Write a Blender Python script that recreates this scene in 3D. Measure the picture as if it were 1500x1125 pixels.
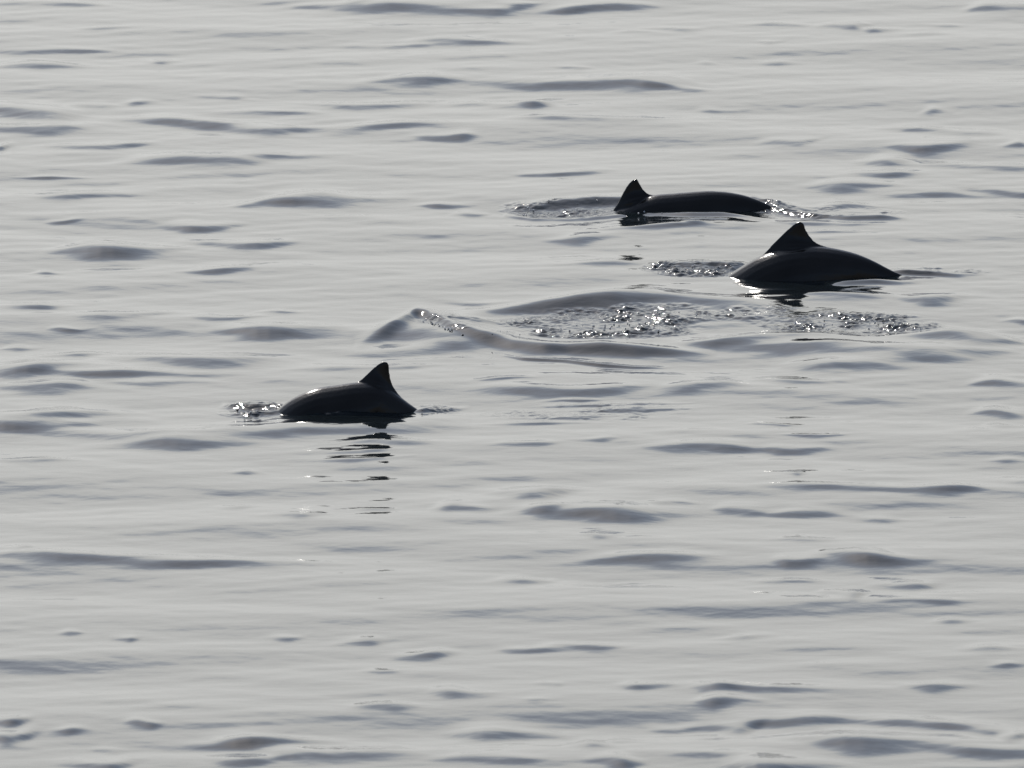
import bpy, bmesh, math, random
import numpy as np
from mathutils import Vector

# ------------------------------------------------------------------ camera, sky, sun, exposure
TH = math.radians(9.0)            # the camera looks down at the water by this angle
R = 110.0                         # metres from the camera to the water in the middle of the view
PXM = 300.0                       # photograph pixels (of 1500) per metre there
W0, H0 = 1500.0, 1125.0
SUN_EL, SUN_AZ = math.radians(34.0), math.radians(-16.0)   # azimuth from +Y, negative = left

CLOUD_L = 18.0                    # brightness of the cloud bank
CLOUD_LO, CLOUD_HI = math.sin(math.radians(12.5)), math.sin(math.radians(23.0))   # its ragged upper edge
scene = bpy.context.scene
for o in list(bpy.data.objects):
    bpy.data.objects.remove(o)
cam_d = bpy.data.cameras.new('camera'); cam = bpy.data.objects.new('camera', cam_d)
scene.collection.objects.link(cam); scene.camera = cam
CAM = np.array([0.0, -R*math.cos(TH), R*math.sin(TH)])
cam.location = CAM; cam.rotation_euler = (math.pi/2-TH, 0, 0)
cam_d.sensor_width = 36; cam_d.lens = 36*R*PXM/W0
cam_d.dof.use_dof = True; cam_d.dof.focus_distance = R+1.5; cam_d.dof.aperture_fstop = 11
cam_d.clip_start = 1; cam_d.clip_end = 60000

world = bpy.data.worlds.new('World'); scene.world = world; world.use_nodes = True
nt = world.node_tree; nt.nodes.clear()
sky = nt.nodes.new('ShaderNodeTexSky'); sky.sky_type = 'NISHITA'; sky.sun_disc = False
sky.sun_elevation = SUN_EL; sky.sun_rotation = SUN_AZ
sky.air_density = 1.0; sky.dust_density = 0.6; sky.ozone_density = 1.0; sky.altitude = 0
bg = nt.nodes.new('ShaderNodeBackground'); bg.inputs['Strength'].default_value = 0.10
wo = nt.nodes.new('ShaderNodeOutputWorld')
# a bank of bright thin cloud lies low all round the horizon; above its ragged edge the sky is a hazy blue
def wn(op, a, b=None):
    n = nt.nodes.new('ShaderNodeMath'); n.operation = op
    for i, v in enumerate((a, b)):
        if v is None: continue
        if isinstance(v, (int, float)): n.inputs[i].default_value = v
        else: nt.links.new(v, n.inputs[i])
    return n.outputs[0]
wtc = nt.nodes.new('ShaderNodeTexCoord'); sep = nt.nodes.new('ShaderNodeSeparateXYZ'); nt.links.new(wtc.outputs['Generated'], sep.inputs[0])
wz = wn('MAXIMUM', sep.outputs[2], .03)
cmb = nt.nodes.new('ShaderNodeCombineXYZ')
nt.links.new(wn('DIVIDE', sep.outputs[0], wz), cmb.inputs[0]); nt.links.new(wn('DIVIDE', sep.outputs[1], wz), cmb.inputs[1])
cn = nt.nodes.new('ShaderNodeTexNoise'); cn.inputs['Scale'].default_value = .55; cn.inputs['Detail'].default_value = 4; cn.inputs['Roughness'].default_value = .5
nt.links.new(cmb.outputs[0], cn.inputs['Vector'])
edge = wn('ADD', sep.outputs[2], wn('MULTIPLY', wn('SUBTRACT', cn.outputs[0], .5), .10))
mr = nt.nodes.new('ShaderNodeMapRange'); mr.interpolation_type = 'SMOOTHSTEP'
mr.inputs['From Min'].default_value = CLOUD_LO; mr.inputs['From Max'].default_value = CLOUD_HI
mr.inputs['To Min'].default_value = 1.0; mr.inputs['To Max'].default_value = .12
nt.links.new(edge, mr.inputs['Value']); cover = mr.outputs[0]
mix = nt.nodes.new('ShaderNodeMix'); mix.data_type = 'RGBA'
nt.links.new(cover, mix.inputs['Factor']); nt.links.new(sky.outputs[0], mix.inputs['A'])
# thin cloud scatters forwards: bright round the sun, dull on the far side of the sky
dp = nt.nodes.new('ShaderNodeVectorMath'); dp.operation = 'DOT_PRODUCT'; nt.links.new(wtc.outputs['Generated'], dp.inputs[0])
dp.inputs[1].default_value = (math.sin(SUN_AZ)*math.cos(SUN_EL), math.cos(SUN_AZ)*math.cos(SUN_EL), math.sin(SUN_EL))
ph_ = wn('ADD', .12, wn('MULTIPLY', .88, wn('POWER', wn('MULTIPLY', wn('ADD', dp.outputs['Value'], 1), .5), 9)))
cc = nt.nodes.new('ShaderNodeVectorMath'); cc.operation = 'SCALE'; cc.inputs[0].default_value = (CLOUD_L, CLOUD_L, CLOUD_L*.975)
nt.links.new(ph_, cc.inputs['Scale']); nt.links.new(cc.outputs[0], mix.inputs['B'])
nt.links.new(mix.outputs['Result'], bg.inputs[0]); nt.links.new(bg.outputs[0], wo.inputs[0])

sl = bpy.data.lights.new('sun', 'SUN'); sl.energy = 2.6; sl.angle = math.radians(0.5); sl.color = (1, .95, .88)
sun = bpy.data.objects.new('sun', sl); scene.collection.objects.link(sun)
sd = Vector((math.sin(SUN_AZ)*math.cos(SUN_EL), math.cos(SUN_AZ)*math.cos(SUN_EL), math.sin(SUN_EL)))
sun.rotation_euler = sd.to_track_quat('Z', 'Y').to_euler()
scene.view_settings.view_transform = 'Standard'; scene.view_settings.look = 'None'
scene.view_settings.gamma = 1; scene.view_settings.use_curve_mapping = False
scene.view_settings.exposure = 0.24

# ------------------------------------------------------------------ pixel -> place
FPX = R*PXM
RIGHT = np.array([1.0, 0, 0]); FWD = np.array([0, math.cos(TH), -math.sin(TH)]); UP = np.array([0, math.sin(TH), math.cos(TH)])
def ray(px, py):
    return FWD + RIGHT*((px-W0/2)/FPX) + UP*((H0/2-py)/FPX)
def on_water(px, py, z=0.0):                  # where the ray meets the level z
    d = ray(px, py); t = (z-CAM[2])/d[2]; return CAM + d*t
def on_plane(px, py, y):                      # where the ray meets the upright plane at depth y
    d = ray(px, py); t = (y-CAM[1])/d[1]; return CAM + d*t

# ------------------------------------------------------------------ materials
def principled(name):
    m = bpy.data.materials.new(name); m.use_nodes = True
    return m, m.node_tree, m.node_tree.nodes['Principled BSDF']

def water_material():
    m, t, p = principled('sea_water')
    p.inputs['Base Color'].default_value = (.010, .014, .016, 1)
    p.inputs['Roughness'].default_value = .05
    p.inputs['IOR'].default_value = 1.333
    N = t.nodes.new
    tc = N('ShaderNodeTexCoord')
    mp = N('ShaderNodeMapping'); mp.inputs['Scale'].default_value = (.75, 1, 1)
    t.links.new(tc.outputs['Object'], mp.inputs[0])
    n1 = N('ShaderNodeTexNoise'); n1.inputs['Scale'].default_value = 7; n1.inputs['Detail'].default_value = 3
    n1.inputs['Roughness'].default_value = .45
    t.links.new(mp.outputs[0], n1.inputs['Vector'])
    b1 = N('ShaderNodeBump'); b1.inputs['Strength'].default_value = 1; b1.inputs['Distance'].default_value = .0036
    t.links.new(n1.outputs[0], b1.inputs['Height'])
    rmx = N('ShaderNodeMath'); rmx.operation = 'MULTIPLY_ADD'; rmx.inputs[1].default_value = .03; rmx.inputs[2].default_value = .05
    # broken water in the wakes: strength follows the churn of the surface
    at = N('ShaderNodeAttribute'); at.attribute_name = 'churn'
    t.links.new(at.outputs['Fac'], rmx.inputs[0]); t.links.new(rmx.outputs[0], p.inputs['Roughness'])
    n2 = N('ShaderNodeTexNoise'); n2.inputs['Scale'].default_value = 34; n2.inputs['Detail'].default_value = 3
    mp2 = N('ShaderNodeMapping'); mp2.inputs['Scale'].default_value = (.6, 1, 1)
    t.links.new(tc.outputs['Object'], mp2.inputs[0]); t.links.new(mp2.outputs[0], n2.inputs['Vector'])
    mu = N('ShaderNodeMath'); mu.operation = 'MULTIPLY'
    t.links.new(n2.outputs[0], mu.inputs[0]); t.links.new(at.outputs['Fac'], mu.inputs[1])
    b2 = N('ShaderNodeBump'); b2.inputs['Strength'].default_value = 1; b2.inputs['Distance'].default_value = .013
    t.links.new(mu.outputs[0], b2.inputs['Height']); t.links.new(b1.outputs[0], b2.inputs['Normal'])
    t.links.new(b2.outputs[0], p.inputs['Normal'])
    return m

def skin_material():
    m, t, p = principled('wet_porpoise_skin')
    N = t.nodes.new
    tc = N('ShaderNodeTexCoord'); n = N('ShaderNodeTexNoise'); n.inputs['Scale'].default_value = 6; n.inputs['Detail'].default_value = 6
    t.links.new(tc.outputs['Object'], n.inputs['Vector'])
    r = N('ShaderNodeValToRGB')
    r.color_ramp.elements[0].position = .3; r.color_ramp.elements[0].color = (.015, .0128, .011, 1)
    r.color_ramp.elements[1].position = .75; r.color_ramp.elements[1].color = (.027, .0235, .0205, 1)
    t.links.new(n.outputs[0], r.inputs[0]); t.links.new(r.outputs[0], p.inputs['Base Color'])
    p.inputs['Roughness'].default_value = .16; p.inputs['IOR'].default_value = 1.34
    n3 = N('ShaderNodeTexNoise'); n3.inputs['Scale'].default_value = 60; n3.inputs['Detail'].default_value = 3
    t.links.new(tc.outputs['Object'], n3.inputs['Vector'])
    b = N('ShaderNodeBump'); b.inputs['Strength'].default_value = .25; b.inputs['Distance'].default_value = .004
    t.links.new(n3.outputs[0], b.inputs['Height']); t.links.new(b.outputs[0], p.inputs['Normal'])
    return m

def drop_material():
    m, t, p = principled('water_drop')
    p.inputs['Base Color'].default_value = (.05, .06, .065, 1); p.inputs['Roughness'].default_value = .06; p.inputs['IOR'].default_value = 1.333
    return m
def glint_bead_material():  # white beads standing in for sun glints; the brightness is in the colour
    m, t, p = principled('glint_bead')
    p.inputs['Base Color'].default_value = (.85, .86, .86, 1); p.inputs['Roughness'].default_value = .2
    tr = t.nodes.new('ShaderNodeBsdfTranslucent'); tr.inputs[0].default_value = (.9, .9, .9, 1)
    mx = t.nodes.new('ShaderNodeMixShader'); mx.inputs[0].default_value = .5
    t.links.new(p.outputs[0], mx.inputs[1]); t.links.new(tr.outputs[0], mx.inputs[2])
    t.links.new(mx.outputs[0], t.nodes['Material Output'].inputs['Surface'])
    return m
M_WATER, M_SKIN, M_DROP, M_GLINT = water_material(), skin_material(), drop_material(), glint_bead_material()

# ------------------------------------------------------------------ the sea
rng = np.random.default_rng(7)
def axis(dense, far, steps):
    # dense: list of (start, end, step); then growing steps out to +-far
    c = []
    for a, b, s in dense:
        c.append(np.arange(a, b, s))
    c = np.concatenate(c)
    g = np.geomspace(dense[-1][2]*1.5, far, steps)
    return np.concatenate([(c[0]-g)[::-1], c, c[-1]+g])
ZA = on_water(750, 640)[1]; ZB = on_water(750, 255)[1]
ya, yb = on_water(0, 1125)[1]-2.0, on_water(0, 0)[1]+2.5
xs = axis([(-4.5, -2.85, .03), (-2.85, 2.85, .0085), (2.85, 4.5, .03)], 9000, 50)
ys = axis([(ya, ZA, .03), (ZA, ZB, .013), (ZB, yb, .036)], 20000, 60)
NX, NY = len(xs), len(ys)
Z = np.zeros((NY, NX)); CH = np.zeros((NY, NX))

def ridge(pts, pixel=True):
    """A crest line: pts = (x, y, height, half width); single-valued in x. Pixels are those of the crest itself."""
    P = []
    for x, y, a, s in pts:
        if pixel:
            q = on_water(x, y, max(a, 0)); P.append((q[0], q[1], a, s))
        else:
            P.append((x, y, a, s))
    P.sort()
    P = np.array(P)
    smax = P[:, 3].max()
    i0, i1 = np.searchsorted(xs, [P[0, 0], P[-1, 0]])
    if i1-i0 < 2: return
    X = xs[i0:i1]
    # smooth interpolation along the crest
    def ip(k):
        v = np.interp(X, P[:, 0], P[:, k])
        n = max(3, int(len(X)*.5/max(2, len(P)))) | 1
        if n >= len(X): n = max(1, (len(X)-1) | 1)
        ker = np.hanning(n+2)[1:-1]; ker /= ker.sum()
        return np.convolve(np.pad(v, n//2, mode='edge'), ker, 'valid')[:len(X)]
    yc, a, s = ip(1), ip(2), np.maximum(ip(3), .005)
    j0, j1 = np.searchsorted(ys, [yc.min()-4*smax, yc.max()+5.5*smax])
    v = (ys[j0:j1, None]-yc[None])/s[None]
    # face towards the camera a little steeper than the back
    v = np.where(v < 0, v, v*.72)
    Z[j0:j1, i0:i1] += a[None]*np.exp(-.5*v*v)

prng = np.random.default_rng(21)
def patch(x, y, w, h, tilt=0.0, m=1.0, pixel=True):
    """A wavelet whose near face shows as a dark streak w x h pixels, centred at x, y; tilt = rise in pixels over its width."""
    s = h/125.0; A = .222*s*(.42+.58*m)
    n = 15; pts = []
    pk = prng.uniform(-.4, .4); f1, f2, f3 = prng.uniform(0, 6.28, 3); wob = prng.uniform(.08, .25)
    for k in range(n):
        u = k/(n-1)*2-1
        q = 1-abs((u-pk)/(1-pk) if u > pk else (u-pk)/(1+pk))
        e = math.sin(q*math.pi/2)**1.5*(1+.15*math.sin(u*5+f1))
        if q < .02: e = 0
        t = s*(.45+.55*e)*(1+.12*math.sin(u*3+f3))
        pts.append((x+u*w*.80, y-h*.35*e-tilt*u*.5+wob*h*math.sin(u*3.6+f2), A*e*(.6+.4*t/s), t))
    ridge(pts)

# low swell and small background waves everywhere
def backdrop():
    X, Y = xs[None], ys[:, None]
    inner = np.exp(-(np.maximum(np.abs(xs)-30, 0)/40)**2)[None]*np.exp(-(np.maximum(np.abs(ys)-40, 0)/60)**2)[:, None]
    fine = np.exp(-(np.maximum(np.abs(xs)-4, 0)/.6)**2)[None]*np.exp(-(np.maximum(np.abs(ys-.5*(ya+yb))-.5*(yb-ya)+1, 0)/.8)**2)[:, None]
    for k in range(84):
        L = math.exp(rng.uniform(math.log(.22), math.log(2.2))) if k < 60 else rng.uniform(.13, .26)
        th = rng.normal(math.pi/2+.08, .42)
        slope = (.0082 if k < 60 else .0056)*rng.uniform(.5, 1.5)
        a = slope*L/(2*math.pi)
        ph = rng.uniform(0, 2*math.pi)
        kx, ky = 2*math.pi/L*math.cos(th), 2*math.pi/L*math.sin(th)
        # waves come in groups
        gx, gy, gp = rng.normal(0, .5), rng.normal(0, .28), rng.uniform(0, 6.28)
        # only where the grid is fine enough to carry it
        Z[:] += a*np.sin(kx*X+ky*Y+ph)*(.55+.45*np.sin(gx*X+gy*Y+gp))*(inner if k < 60 else fine)
backdrop()

# wavelets seen in the photograph: x, y, width, height (pixels), rise to the right, steepness
PATCHES = [
 (55,5,170,8,-2,.8),(475,8,115,8,10,.9),(615,10,200,14,14,.9),(715,14,100,8,8,.9),(155,42,70,4,2,.7),(75,73,160,7,-4,1),(45,96,120,11,2,1.1),
 (235,89,48,6,0,1),(690,60,140,11,0,1.1),(570,66,120,6,2,.9),(595,119,135,12,10,1),(45,163,130,22,-8,1.1),(142,153,64,8,-3,1),(208,149,56,7,-2,1),
 (75,188,170,11,4,.8),(320,142,66,5,0,.9),(400,141,60,3,0,.7),(405,165,115,7,0,1),(525,153,160,10,-4,1),(730,153,140,10,4,.9),(245,177,150,11,-10,1.1),
 (385,187,150,14,-2,1.1),(550,186,200,9,8,1.1),(10,214,30,8,3,1),(140,214,135,8,6,.9),(650,200,72,9,0,1.1),(285,235,180,16,10,1),(390,230,110,6,-2,.8),
 (75,259,85,4,-1,.9),(122,287,120,8,5,1),(490,291,175,20,10,1.1),(400,300,90,8,4,.7),(300,331,90,11,3,1.1),(650,301,65,6,0,.9),(685,313,45,7,4,.9),
 (95,325,45,5,4,.7),(185,366,160,15,10,1.1),(345,356,140,11,0,1.1),(315,397,105,7,5,.9),(65,399,38,5,0,.8),(55,450,105,8,4,1),(180,464,115,9,9,.8),
 (335,467,85,7,4,.8),(410,457,60,5,0,.8),(413,483,160,17,2,1.15),(700,443,85,7,2,.9),(105,483,50,5,1,.9),(30,506,45,6,3,.8),(105,519,90,7,-1,1),
 (310,526,230,15,4,.8),(60,540,160,15,5,.9),(190,548,230,11,-2,.9),(70,566,110,12,0,.9),(520,540,170,9,12,.8),(250,560,120,6,0,.6),
 (890,10,135,12,8,1),(760,8,60,6,4,.8),(985,42,80,6,2,.9),(930,47,60,4,0,.8),(1140,36,75,5,-1,.9),(1235,38,65,10,6,1.1),(1293,44,50,7,4,1),
 (1370,37,80,4,0,.7),(1375,52,85,5,0,.6),(1130,62,36,5,2,.8),(1135,91,60,5,0,.8),(1030,92,40,4,0,.7),(1475,10,90,14,12,1.1),(845,99,52,5,0,1),
 (865,121,230,19,-4,1.2),(985,130,90,6,-8,.9),(780,150,75,9,2,.9),(870,176,190,8,2,1),(1062,160,60,6,1,1),(1158,208,75,8,7,.9),(1375,162,42,7,6,.9),
 (1380,190,150,12,-5,1.1),(1365,216,100,11,7,1),(1490,214,40,8,2,1),(1300,235,80,12,-3,1.1),(1425,243,180,10,-2,1),(1300,256,90,9,-2,.8),(830,254,105,7,6,1),
 (1260,272,120,11,0,.9),(1350,283,120,10,-4,.8),(1480,281,70,9,0,.8),(1240,302,80,8,0,.6),(855,350,80,9,5,.8),(870,388,130,7,4,.6),(1390,437,110,12,5,.9),
 (1490,470,40,7,0,.9),(1475,562,90,11,3,.9),(1475,603,80,11,2,.9),(1478,624,60,7,0,.9),(1475,673,60,5,0,.9),
 (80,608,180,15,5,.9),(55,622,140,12,0,.8),(285,634,340,14,-3,.9),(260,648,180,15,2,.9),(50,676,120,5,0,.9),(572,648,110,9,0,.9),(350,741,50,5,2,.6),
 (435,756,75,6,3,.9),(360,692,45,5,0,.6),(15,805,50,7,2,.9),(110,817,200,10,-2,1.1),(310,823,290,12,-2,1.1),(683,744,72,11,1,.9),(775,718,125,15,3,1),
 (100,927,32,5,0,.9),(180,935,36,5,0,.9),(415,933,55,5,3,.9),(525,939,68,8,6,1),(625,957,78,10,7,1),(560,984,50,4,0,.6),(680,1018,80,10,0,.6),(570,1036,82,8,2,1.1),
 (12,1058,50,9,3,1.1),(18,1077,60,11,6,1.1),(105,1070,50,6,0,.9),(210,1061,42,7,-3,1),(165,1096,62,5,0,.9),(140,1118,90,11,4,1),(340,1088,180,10,4,1.1),
 (425,1084,170,13,-6,.8),(500,1103,200,14,-14,.9),(375,1112,100,10,0,1),(720,1113,130,8,0,1),(742,1070,145,12,-4,1.1),(800,1028,60,4,0,.6),
 (830,570,200,14,8,.9),(1020,567,100,13,4,.6),(1010,653,135,12,-1,1),(1175,656,85,7,0,.9),(790,746,75,9,0,.4),(880,750,190,18,0,1),
 (985,737,60,6,0,.7),(1300,716,260,9,-3,1),(1375,719,120,9,0,1),(1090,746,70,9,0,.6),(1180,750,120,9,-5,.9),(1270,757,90,7,-4,.8),(885,785,55,6,0,.8),
 (1170,791,80,5,0,.8),(955,817,205,11,9,1),(1175,823,62,9,0,.8),(1285,819,130,12,-10,1.1),(765,848,75,9,7,.9),(1165,849,85,5,0,.9),(1330,855,80,11,4,.9),
 (1235,868,58,9,0,1.1),(1350,881,110,6,3,.9),(1400,908,55,6,3,.7),(860,945,100,8,-1,1),(1090,932,80,6,6,.7),(780,950,80,7,-3,.7),(1455,952,80,7,0,.9),
 (1478,976,50,5,3,.8),(950,1006,65,8,-1,.9),(1060,1008,75,11,-5,1),(1070,1027,78,9,3,.9),(1180,1011,210,8,2,.9),(1370,1003,100,10,0,.8),
 (870,1092,65,9,-5,.7),(1065,1059,80,12,4,.9),(1160,1050,140,17,-4,1.2),(1330,1056,220,13,-10,1),(1425,1068,110,10,-8,.6),(1320,1087,240,16,-12,1.1),(1450,1101,140,12,-4,.8),
 (1160,1122,150,18,-6,1.3),(1040,1108,95,7,-2,.7),(900,1117,65,10,-3,1),(1490,1080,40,9,4,1.1),(985,1063,60,7,2,.6),(800,1003,40,4,0,.6),(920,1086,70,6,0,.5),
]
for p in PATCHES:
    patch(*p)
# the same kind of wavelets go on outside the picture
random.seed(5)
for k in range(260):
    x, y = random.uniform(-700, 2200), random.uniform(-120, 1300)
    if -60 < x < 1560 and -10 < y < 1135: continue
    patch(x, y, random.uniform(50, 220), random.uniform(5, 16), random.uniform(-6, 10), random.uniform(.7, 1.15))

# ---- the swirl left by an animal that has just gone under
ridge([(520,505,0,.1),(570,478,.03,.12),(613,452,.052,.14),(640,459,.036,.13),(690,472,.02,.12),(730,482,0,.1)])
ridge([(640,462,0,.09),(700,455,.018,.1),(780,440,.045,.12),(850,427,.075,.15),(900,421,.085,.18),(950,421,.075,.2),(1010,429,.055,.18),(1070,439,.035,.13),(1130,447,.012,.1),(1180,452,0,.1)])
ridge([(590,468,0,.06),(625,467,.022,.06),(660,481,.024,.075),(700,490,.026,.09),(750,496,.037,.10),(800,501,.039,.095),(830,503,.032,.085),(880,501,.043,.095),(930,504,.04,.09),(985,510,.025,.07),(1050,518,0,.07)])
ridge([(735,520,0,.02),(765,523,.010,.022),(830,526,.011,.025),(880,531,.012,.025),(930,534,.010,.025),(985,536,0,.02)])
ridge([(960,505,0,.08),(1040,500,.02,.09),(1120,489,.03,.11),(1200,489,.025,.11),(1290,495,.015,.1),(1400,486,.03,.11),(1440,487,.025,.1),(1500,500,0,.1)])
for p in [(1270,512,330,26,0,.8),(1290,530,200,22,4,.8),(1110,508,230,14,4,.7),(640,492,200,26,6,.7),(600,512,180,14,4,.7),(1400,498,150,14,-6,.9),
          (1330,480,120,8,-4,.9),(1110,468,60,5,0,.9),(990,470,70,8,0,1),(940,487,110,8,0,1.1),(820,470,90,6,4,1.1),(700,478,90,6,2,.8),(1210,438,200,8,-3,.6),(1180,560,120,8,0,.6)]:
    patch(*p)
# ---- bow and stern waves round the three animals
ridge([(735,306,0,.05),(770,299,.018,.06),(820,292,.03,.07),(870,288,.035,.07),(915,288,.03,.07),(960,292,0,.06)])
ridge([(738,312,.004,.04),(780,317,.012,.04),(840,316,.010,.04),(900,312,.012,.04),(960,310,.014,.04),(1010,311,.022,.05),(1060,312,.02,.05),(1110,320,.006,.05),(1150,326,0,.05)])
ridge([(1060,283,0,.06),(1100,286,.035,.08),(1140,294,.03,.07),(1170,302,.01,.06),(1200,306,0,.06)])
ridge([(1090,302,0,.04),(1140,304,.016,.04),(1190,312,.016,.04),(1240,315,.02,.05),(1290,314,.022,.05),(1330,319,0,.05)])
ridge([(950,390,.002,.04),(985,384,.02,.05),(1030,382,.028,.06),(1075,382,.03,.06),(1110,388,0,.05)])
ridge([(1290,399,0,.04),(1325,394,.022,.035),(1365,397,.018,.035),(1400,400,.012,.04),(1445,401,0,.04)])
ridge([(1190,418,0,.05),(1235,412,.02,.05),(1285,409,.022,.05),(1320,412,.012,.05),(1350,412,0,.05)])
ridge([(325,592,0,.04),(345,590,.022,.035),(375,590,.030,.04),(410,594,.025,.045),(460,603,.022,.04),(510,607,.018,.035),(560,609,.012,.03),(600,609,0,.03)])
ridge([(595,606,0,.03),(620,599,.022,.035),(650,596,.012,.035),(690,594,0,.03)])
ridge([(330,606,0,.03),(360,604,.012,.025),(410,603,.012,.025),(440,604,0,.025)])
for p in [(960,335,150,6,6,1),(1215,328,120,5,-2,1),(1230,340,100,4,4,1),(545,662,110,3,8,1),(540,673,130,4,9,1.1),(835,585,70,3,3,1.2),(860,592,110,4,2,1.3),(900,598,160,4,8,1.3),(830,610,150,5,6,1),
          (940,600,120,4,6,1.1),(790,620,140,4,3,1),(970,590,80,3,2,1),(870,645,60,4,2,1.2),(1135,622,60,3,-3,1.2),(1165,695,30,4,-2,1.3),(550,746,60,3,0,1.2),(770,652,80,5,5,1),(740,556,70,4,5,1.1),
          (1205,638,90,4,3,1),(1030,330,60,4,3,1)]:
    patch(*p)

# the water leans towards the camera just in front of the animals, which cuts their mirror images short
ridge([(380,622,0,.2),(450,617,.022,.2),(540,618,.03,.2),(620,616,.022,.2),(690,615,0,.2)])
ridge([(420,684,0,.14),(500,682,.010,.14),(570,681,.013,.14),(650,682,0,.14)])
ridge([(1000,437,0,.2),(1080,434,.02,.2),(1170,434,.028,.2),(1260,430,.02,.2),(1360,430,0,.2)])
ridge([(860,330,0,.2),(930,327,.02,.2),(1000,325,.026,.2),(1080,324,.02,.2),(1160,326,0,.2)])
# ---- churned water: x, y, half width, half height in pixels, strength
CHURN = [(885,480,125,14,1.0),(970,462,70,7,.7),(850,468,90,8,.5),(1250,476,115,13,.9),(1110,465,130,10,.35),(655,480,40,6,.35),(700,490,60,5,.4),
         (825,306,85,10,.5),(1000,308,110,6,.5),(1105,305,40,7,.7),(1200,312,110,7,.4),(1020,394,68,10,1.0),(1165,405,60,4,.6),(1350,397,90,5,.4),(1260,402,50,5,.4),
         (375,600,48,11,1.1),(455,607,70,6,.9),(540,611,60,3,.3),(635,598,30,6,.7),(860,602,130,12,.25)]
for x, y, w, h, st in CHURN:
    c = on_water(x, y); a = w/PXM*1.15; b = abs(on_water(x, y-h)[1]-c[1])*1.15
    i0, i1 = np.searchsorted(xs, [c[0]-2*a, c[0]+2*a]); j0, j1 = np.searchsorted(ys, [c[1]-2*b, c[1]+2*b])
    d = ((xs[None, i0:i1]-c[0])/a)**2+((ys[j0:j1, None]-c[1])/b)**2
    CH[j0:j1, i0:i1] = np.maximum(CH[j0:j1, i0:i1], st*np.clip(1.25-d, 0, 1)**.7)
# the churn comes in clumps and streaks
_X, _Y = xs[None], ys[:, None]
_c = 0
for k in range(9):
    th = rng.normal(math.pi/2, .7); L = rng.uniform(.16, .5)
    _c = _c+np.sin(2*math.pi/L*(_X*math.cos(th)+_Y*.6*math.sin(th))+rng.uniform(0, 6.28)+.8*np.sin(_X*rng.uniform(2, 7)+rng.uniform(0, 6)))
CH *= np.clip(.8+.3*_c, .2, 1.5)
# small lumps of the churned surface, carried by the mesh itself
def lumps(L, seed):
    r = np.random.default_rng(seed); out = 0
    i0, i1 = np.searchsorted(xs, [-2.85, 2.85]); j0, j1 = np.searchsorted(ys, [ZA, ZB])
    X, Y = xs[None, i0:i1], ys[j0:j1, None]
    for k in range(14):
        th = r.uniform(0, math.pi); l = L*r.uniform(.7, 1.5)
        wob = .6*np.sin(X*r.uniform(3, 9)+Y*r.uniform(3, 9)+r.uniform(0, 6))
        out = out+np.sin(2*math.pi/l*(X*math.cos(th)+Y*math.sin(th))+r.uniform(0, 6.28)+wob)
    return (slice(j0, j1), slice(i0, i1)), out/math.sqrt(7)
for L, am, sdd in ((.12, .0024, 1), (.06, .0029, 2), (.034, .0019, 3)):
    sl_, f = lumps(L, sdd)
    Z[sl_] += am*f*CH[sl_]

def level(x, y):
    i = min(max(np.searchsorted(xs, x), 1), NX-1); j = min(max(np.searchsorted(ys, y), 1), NY-1)
    return float(Z[j, i])

co = np.empty((NY, NX, 3), dtype=np.float32)
co[..., 0] = xs[None]; co[..., 1] = ys[:, None]; co[..., 2] = Z
me = bpy.data.meshes.new('sea')
me.vertices.add(NX*NY); me.vertices.foreach_set('co', co.ravel())
idx = np.arange(NX*NY, dtype=np.int32).reshape(NY, NX)
q = np.stack([idx[:-1, :-1], idx[:-1, 1:], idx[1:, 1:], idx[1:, :-1]], -1).reshape(-1, 4)
me.loops.add(q.size); me.loops.foreach_set('vertex_index', q.ravel())
me.polygons.add(len(q)); me.polygons.foreach_set('loop_start', np.arange(0, q.size, 4, dtype=np.int32))
me.polygons.foreach_set('loop_total', np.full(len(q), 4, dtype=np.int32))
me.polygons.foreach_set('use_smooth', np.ones(len(q), dtype=bool))
me.update(calc_edges=True)
at = me.attributes.new('churn', 'FLOAT', 'POINT'); at.data.foreach_set('value', CH.astype(np.float32).ravel())
me.materials.append(M_WATER)
sea = bpy.data.objects.new('water', me); scene.collection.objects.link(sea)
sea['kind'] = 'structure'; sea['label'] = 'calm silver grey sea with low dark ripples'
print('sea', NX, NY, len(q))

# ------------------------------------------------------------------ porpoises
def resample(P, n):
    P = np.array(P, float)
    # Catmull-Rom through the points, then even steps
    Q = np.vstack([2*P[0]-P[1], P, 2*P[-1]-P[-2]]); out = []
    for i in range(1, len(Q)-2):
        for t in np.linspace(0, 1, 24, endpoint=False):
            a, b, c, d = Q[i-1], Q[i], Q[i+1], Q[i+2]
            out.append(.5*((2*b)+(-a+c)*t+(2*a-5*b+4*c-d)*t*t+(-a+3*b-3*c+d)*t**3))
    out.append(Q[-2]); out = np.array(out)
    s = np.concatenate([[0], np.cumsum(np.linalg.norm(np.diff(out, axis=0), axis=1))])
    u = np.linspace(0, s[-1], n)
    return np.stack([np.interp(u, s, out[:, k]) for k in range(out.shape[1])], -1), s[-1]

# body section along the animal: position (0 snout .. 1 notch of the flukes), height, width in metres
SEC = np.array([(0,.02,.03),(.02,.075,.09),(.06,.125,.135),(.12,.175,.18),(.2,.225,.225),(.3,.265,.26),(.42,.28,.265),(.54,.28,.235),(.65,.255,.18),(.76,.205,.115),(.86,.13,.065),(.94,.065,.04),(1,.035,.03)])

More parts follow.
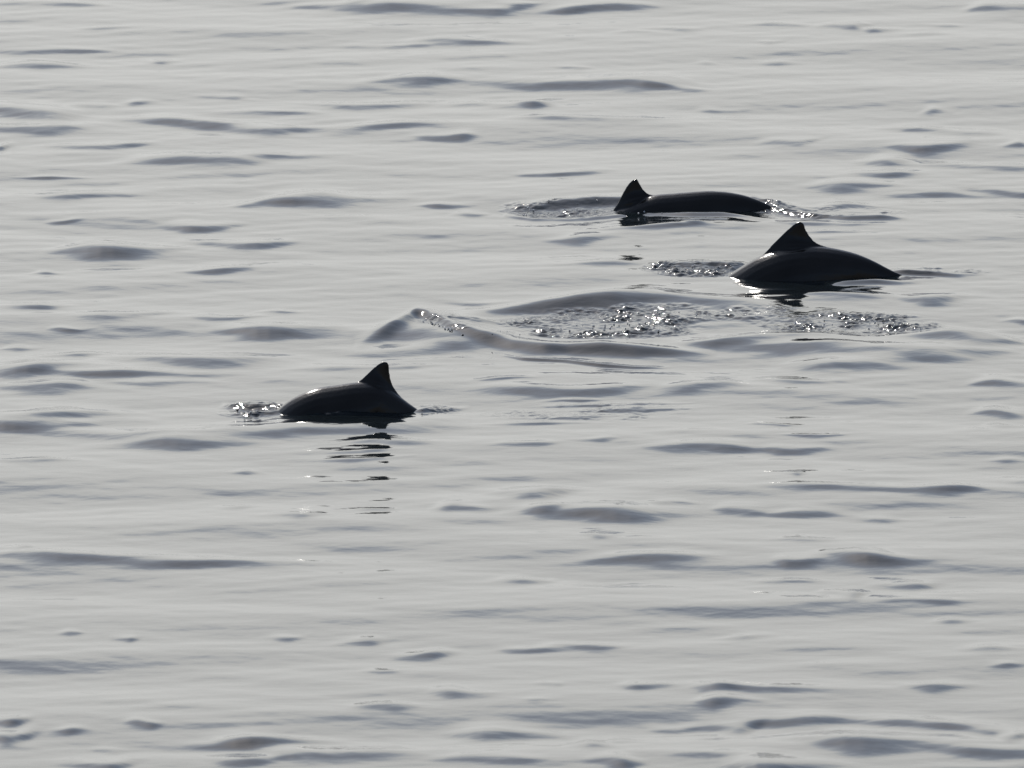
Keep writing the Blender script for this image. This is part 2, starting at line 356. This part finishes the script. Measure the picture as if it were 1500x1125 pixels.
def porpoise(dorsal, fin, waterline, label, roll=0.0, thick=1.0):
    """dorsal: pixels of the back line from snout to tail; fin: pixels of the fin outline, front root over the tip to the rear root."""
    ymid = on_water(*waterline)[1]+.10
    toxz = lambda p: on_plane(p[0], p[1], ymid)[[0, 2]]
    D, L = resample([toxz(p) for p in dorsal], 90)
    bm = bmesh.new()
    T = np.gradient(D, axis=0); T /= np.linalg.norm(T, axis=1)[:, None]
    Nn = np.stack([-T[:, 1], T[:, 0]], -1)             # towards the back
    Nn *= np.where((Nn[:, 1] >= 0), 1, -1)[:, None] if abs(T[:, 0]).min() > .05 else 1
    n = 28; rings = []
    k = L/1.5*thick; kt = L/1.5
    for i in range(len(D)):
        u = i/(len(D)-1)
        h = np.interp(u, SEC[:, 0], SEC[:, 1]); w = np.interp(u, SEC[:, 0], SEC[:, 2])
        ku = np.interp(u, [.72, .88], [k, kt*.85]); h *= ku; w *= ku
        c = D[i]-Nn[i]*h/2
        ring = []
        for j in range(n):
            a = 2*math.pi*j/n
            ca, sa = math.cos(a), math.sin(a)
            ww = w/2*(1-.10*max(sa, 0)**2)             # the back is a little narrower than the belly
            p = c+Nn[i]*(h/2*sa)
            ring.append(bm.verts.new((p[0], ymid+ww*ca, p[1])))
        rings.append(ring)
    for a, b in zip(rings, rings[1:]):
        for j in range(n):
            bm.faces.new((a[j], a[(j+1) % n], b[(j+1) % n], b[j]))
    bm.faces.new(rings[0][::-1]); bm.faces.new(rings[-1])
    # dorsal fin: a lens section, thickest a third of the way from its front edge
    F = [toxz(p) for p in fin]
    tip = max(range(len(F)), key=lambda i: F[i][1])
    lead, _ = resample(F[:tip+1], 26); trail, _ = resample(F[tip:][::-1], 26)
    sink = np.array([0, -.05])
    lead = np.vstack([lead[0]+sink, lead]); trail = np.vstack([trail[0]+sink, trail])
    prev = None; m = 12
    for i in range(len(lead)):
        ht = i/(len(lead)-1)
        th = .024*(1-ht)**.8+.0055; fil = .07*math.exp(-max(ht-.26, 0)*6.5)
        loop = []
        for sgn in (1, -1):
            rr = range(m+1) if sgn == 1 else range(m-1, 0, -1)
            for j in rr:
                c = j/m; p = lead[i]*(1-c)+trail[i]*c
                prof = (math.sin(math.pi*c**.75))**.8 if 0 < c < 1 else 0
                loop.append(bm.verts.new((p[0], ymid+sgn*(th*prof*.5+fil*.5*math.sin(math.pi*c)**2+.0025), p[1])))
        if prev:
            for j in range(len(loop)):
                bm.faces.new((prev[j], prev[(j+1) % len(loop)], loop[(j+1) % len(loop)], loop[j]))
        else: bm.faces.new(loop[::-1])
        prev = loop
    bm.faces.new(prev)
    # flippers (both sides, low behind the head) and the level flukes
    def blade(root, tipp, chord, thk, ax):
        pv = None; root, tipp, ax = Vector(root), Vector(tipp), Vector(ax).normalized()
        d = (tipp-root).normalized(); up = d.cross(ax).normalized()
        for i in range(9):
            t = i/8; c = root.lerp(tipp, t)+ax*(chord*.5*t*t); ch = chord*(1-t**2.2*.88); th = thk*(1-t*.7); lp = []
            for j in range(12):
                a = 2*math.pi*j/12
                lp.append(bm.verts.new(c+ax*(ch/2*math.cos(a))+up*(th/2*math.sin(a))))
            if pv:
                for j in range(12): bm.faces.new((pv[j], pv[(j+1) % 12], lp[(j+1) % 12], lp[j]))
            else: bm.faces.new(lp[::-1])
            pv = lp
        bm.faces.new(pv)
    i = int(.24*89); hh = np.interp(.24, SEC[:, 0], SEC[:, 1])*k; c = D[i]-Nn[i]*hh*.68; tt = T[i]; dn = -Nn[i]
    for s in (1, -1):
        blade((c[0], ymid+s*.07*k, c[1]), (c[0]+(tt[0]*.10+dn[0]*.10)*k, ymid+s*.20*k, c[1]+(tt[1]*.10+dn[1]*.10)*k), .085*k, .022*k, (tt[0], 0, tt[1]))
        e = D[-4]-Nn[-4]*.02; te = T[-4]
        blade((e[0], ymid, e[1]), (e[0]+te[0]*.06*k, ymid+s*.20*k, e[1]+te[1]*.06*k), .12*k, .022*k, (te[0], 0, te[1]))
    bm.normal_update(); bmesh.ops.recalc_face_normals(bm, faces=bm.faces)
    me0 = bpy.data.meshes.new('raw'); bm.to_mesh(me0); bm.free()
    tmp = bpy.data.objects.new('raw', me0); scene.collection.objects.link(tmp)
    rm = tmp.modifiers.new('r', 'REMESH'); rm.mode = 'VOXEL'; rm.voxel_size = .0048; rm.use_smooth_shade = True
    sm = tmp.modifiers.new('s', 'SMOOTH'); sm.iterations = 15; sm.factor = .5
    dg = bpy.context.evaluated_depsgraph_get()
    me1 = bpy.data.meshes.new_from_object(tmp.evaluated_get(dg)); me1.name = 'porpoise'
    bpy.data.objects.remove(tmp); bpy.data.meshes.remove(me0)
    # origin at the middle of the body, turned about the long axis if the animal rolls
    n_ = len(me1.vertices); v = np.empty(n_*3, dtype=np.float32); me1.vertices.foreach_get('co', v); v = v.reshape(-1, 3)
    org = np.array([v[:, 0].mean(), ymid, 0.0], dtype=np.float32); v -= org
    me1.vertices.foreach_set('co', v.ravel()); me1.update()
    me1.polygons.foreach_set('use_smooth', np.ones(len(me1.polygons), dtype=bool))
    me1.materials.clear(); me1.materials.append(M_SKIN)
    o = bpy.data.objects.new('porpoise', me1); scene.collection.objects.link(o)
    o.location = org; o.rotation_euler = (roll, 0, 0)
    o['label'] = label; o['category'] = 'porpoise'; o['group'] = 'porpoises surfacing together'
    print('porpoise', L, n_)
    return o

porpoise([(345,690),(360,655),(378,628),(400,606),(418,590),(438,578),(462,568.5),(490,564),(520,560),(545,560),(566,566),(583,578),(600,591),(621,605),(652,622),(688,642),(720,655)],
         [(522,561),(534,550),(545,540),(554,533),(562,529.5),(567,529.5),(570,533),(571.5,545),(574,558),(579,569),(588,581)],
         (510,610), 'dark porpoise with broad rounded back arched ahead of its upright blunt fin', thick=1.3)
porpoise([(965,490),(990,462),(1018,437),(1045,417),(1068,402),(1090,388),(1110,376.5),(1135,367),(1165,361),(1195,360),(1225,364),(1255,371.5),(1280,382),(1298,391.5),(1316,400),(1345,410),(1385,421)],
         [(1116,374),(1128,361),(1142,347),(1155,334.5),(1163,328),(1169,325),(1174,324.5),(1178,328),(1181,336),(1188,347),(1197,355.5),(1212,361.5)],
         (1180,408), 'dark porpoise with tall pointed triangular fin in the middle of its exposed back', thick=1.4)
porpoise([(780,395),(805,378),(835,357),(865,338),(895,313),(925,296.5),(955,286),(985,283),(1010,281),(1035,279.5),(1060,280.5),(1085,284.5),(1105,290.5),(1130,301),(1160,316),(1190,332),(1225,345)],
         [(894,312),(903,299),(910,286),(917,273.5),(924,265.5),(930,262),(934,262),(938,269),(944,278),(952,284),(964,286)],
         (1000,311), 'dark porpoise with its fin at the front and a long low back trailing behind')

# ------------------------------------------------------------------ bubbles, and white beads painted as sun glints, on the broken water
def drops():
    random.seed(11)
    ico = bmesh.new(); bmesh.ops.create_icosphere(ico, subdivisions=2, radius=1)
    V = np.array([v.co[:] for v in ico.verts]); Fc = [[v.index for v in f.verts] for f in ico.faces]; ico.free()
    vs, fs, mi = [], [], []
    def add(x, y, z, r, flat=.7, mat=0):
        mi.extend([mat]*len(Fc))
        b = sum(len(a) for a in vs); vs.append(V*np.array([r, r, r*flat])+np.array([x, y, z])); fs.extend([[i+b for i in f] for f in Fc])
    def zone(n, x, y, w, h, r0, r1, curve=None):
        for _ in range(int(n*.16)):
            t = random.gauss(0, .45); u = random.gauss(0, .45)
            if abs(t) > 1 or abs(u) > 1: continue
            px = x+t*w; py = y+u*h+(curve(t) if curve else 0)
            c = on_water(px, py, .01)
            for _k in range(3): c = on_water(px, py, level(c[0], c[1]))
            r = random.uniform(r0, r1)*random.uniform(.45, .8)
            is_glint = random.random() < .8
            if is_glint: r = random.uniform(.0022, min(.0052, r1*.7))  # most beads are white painted glints, the rest dark bubbles
            add(c[0], c[1], level(c[0], c[1])+r*.35, r, 1 if is_glint else .4, 1 if is_glint else 0)
    zone(240, 885, 480, 115, 12, .004, .012); zone(80, 970, 461, 60, 6, .004, .012); zone(180, 1255, 476, 105, 11, .004, .010)
    zone(170, 652, 478, 40, 3.5, .004, .010, lambda t: t*10); zone(25, 740, 488, 30, 4, .004, .010)
    zone(60, 815, 306, 75, 9, .003, .008); zone(24, 770, 315, 25, 2, .003, .008); zone(90, 1015, 395, 60, 8, .004, .009)
    zone(120, 370, 600, 45, 8, .004, .011); zone(22, 630, 599, 22, 4, .003, .008)
    zone(26, 1165, 405, 35, 2, .003, .008); zone(14, 1255, 402, 20, 3, .003, .007); zone(30, 1105, 305, 30, 5, .003, .008); zone(22, 950, 311, 30, 2, .003, .007)
    me = bpy.data.meshes.new('bubbles'); A = np.vstack(vs); me.from_pydata(A.tolist(), [], fs); me.update()
    me.polygons.foreach_set('use_smooth', np.ones(len(fs), dtype=bool)); me.materials.append(M_DROP); me.materials.append(M_GLINT)
    me.polygons.foreach_set('material_index', np.array(mi, dtype=np.int32))
    o = bpy.data.objects.new('bubbles', me); scene.collection.objects.link(o)
    o['kind'] = 'stuff'; o['label'] = 'bubbles and white beads painted as sun glints on the broken water of the wakes'; o['category'] = 'bubbles'
drops()
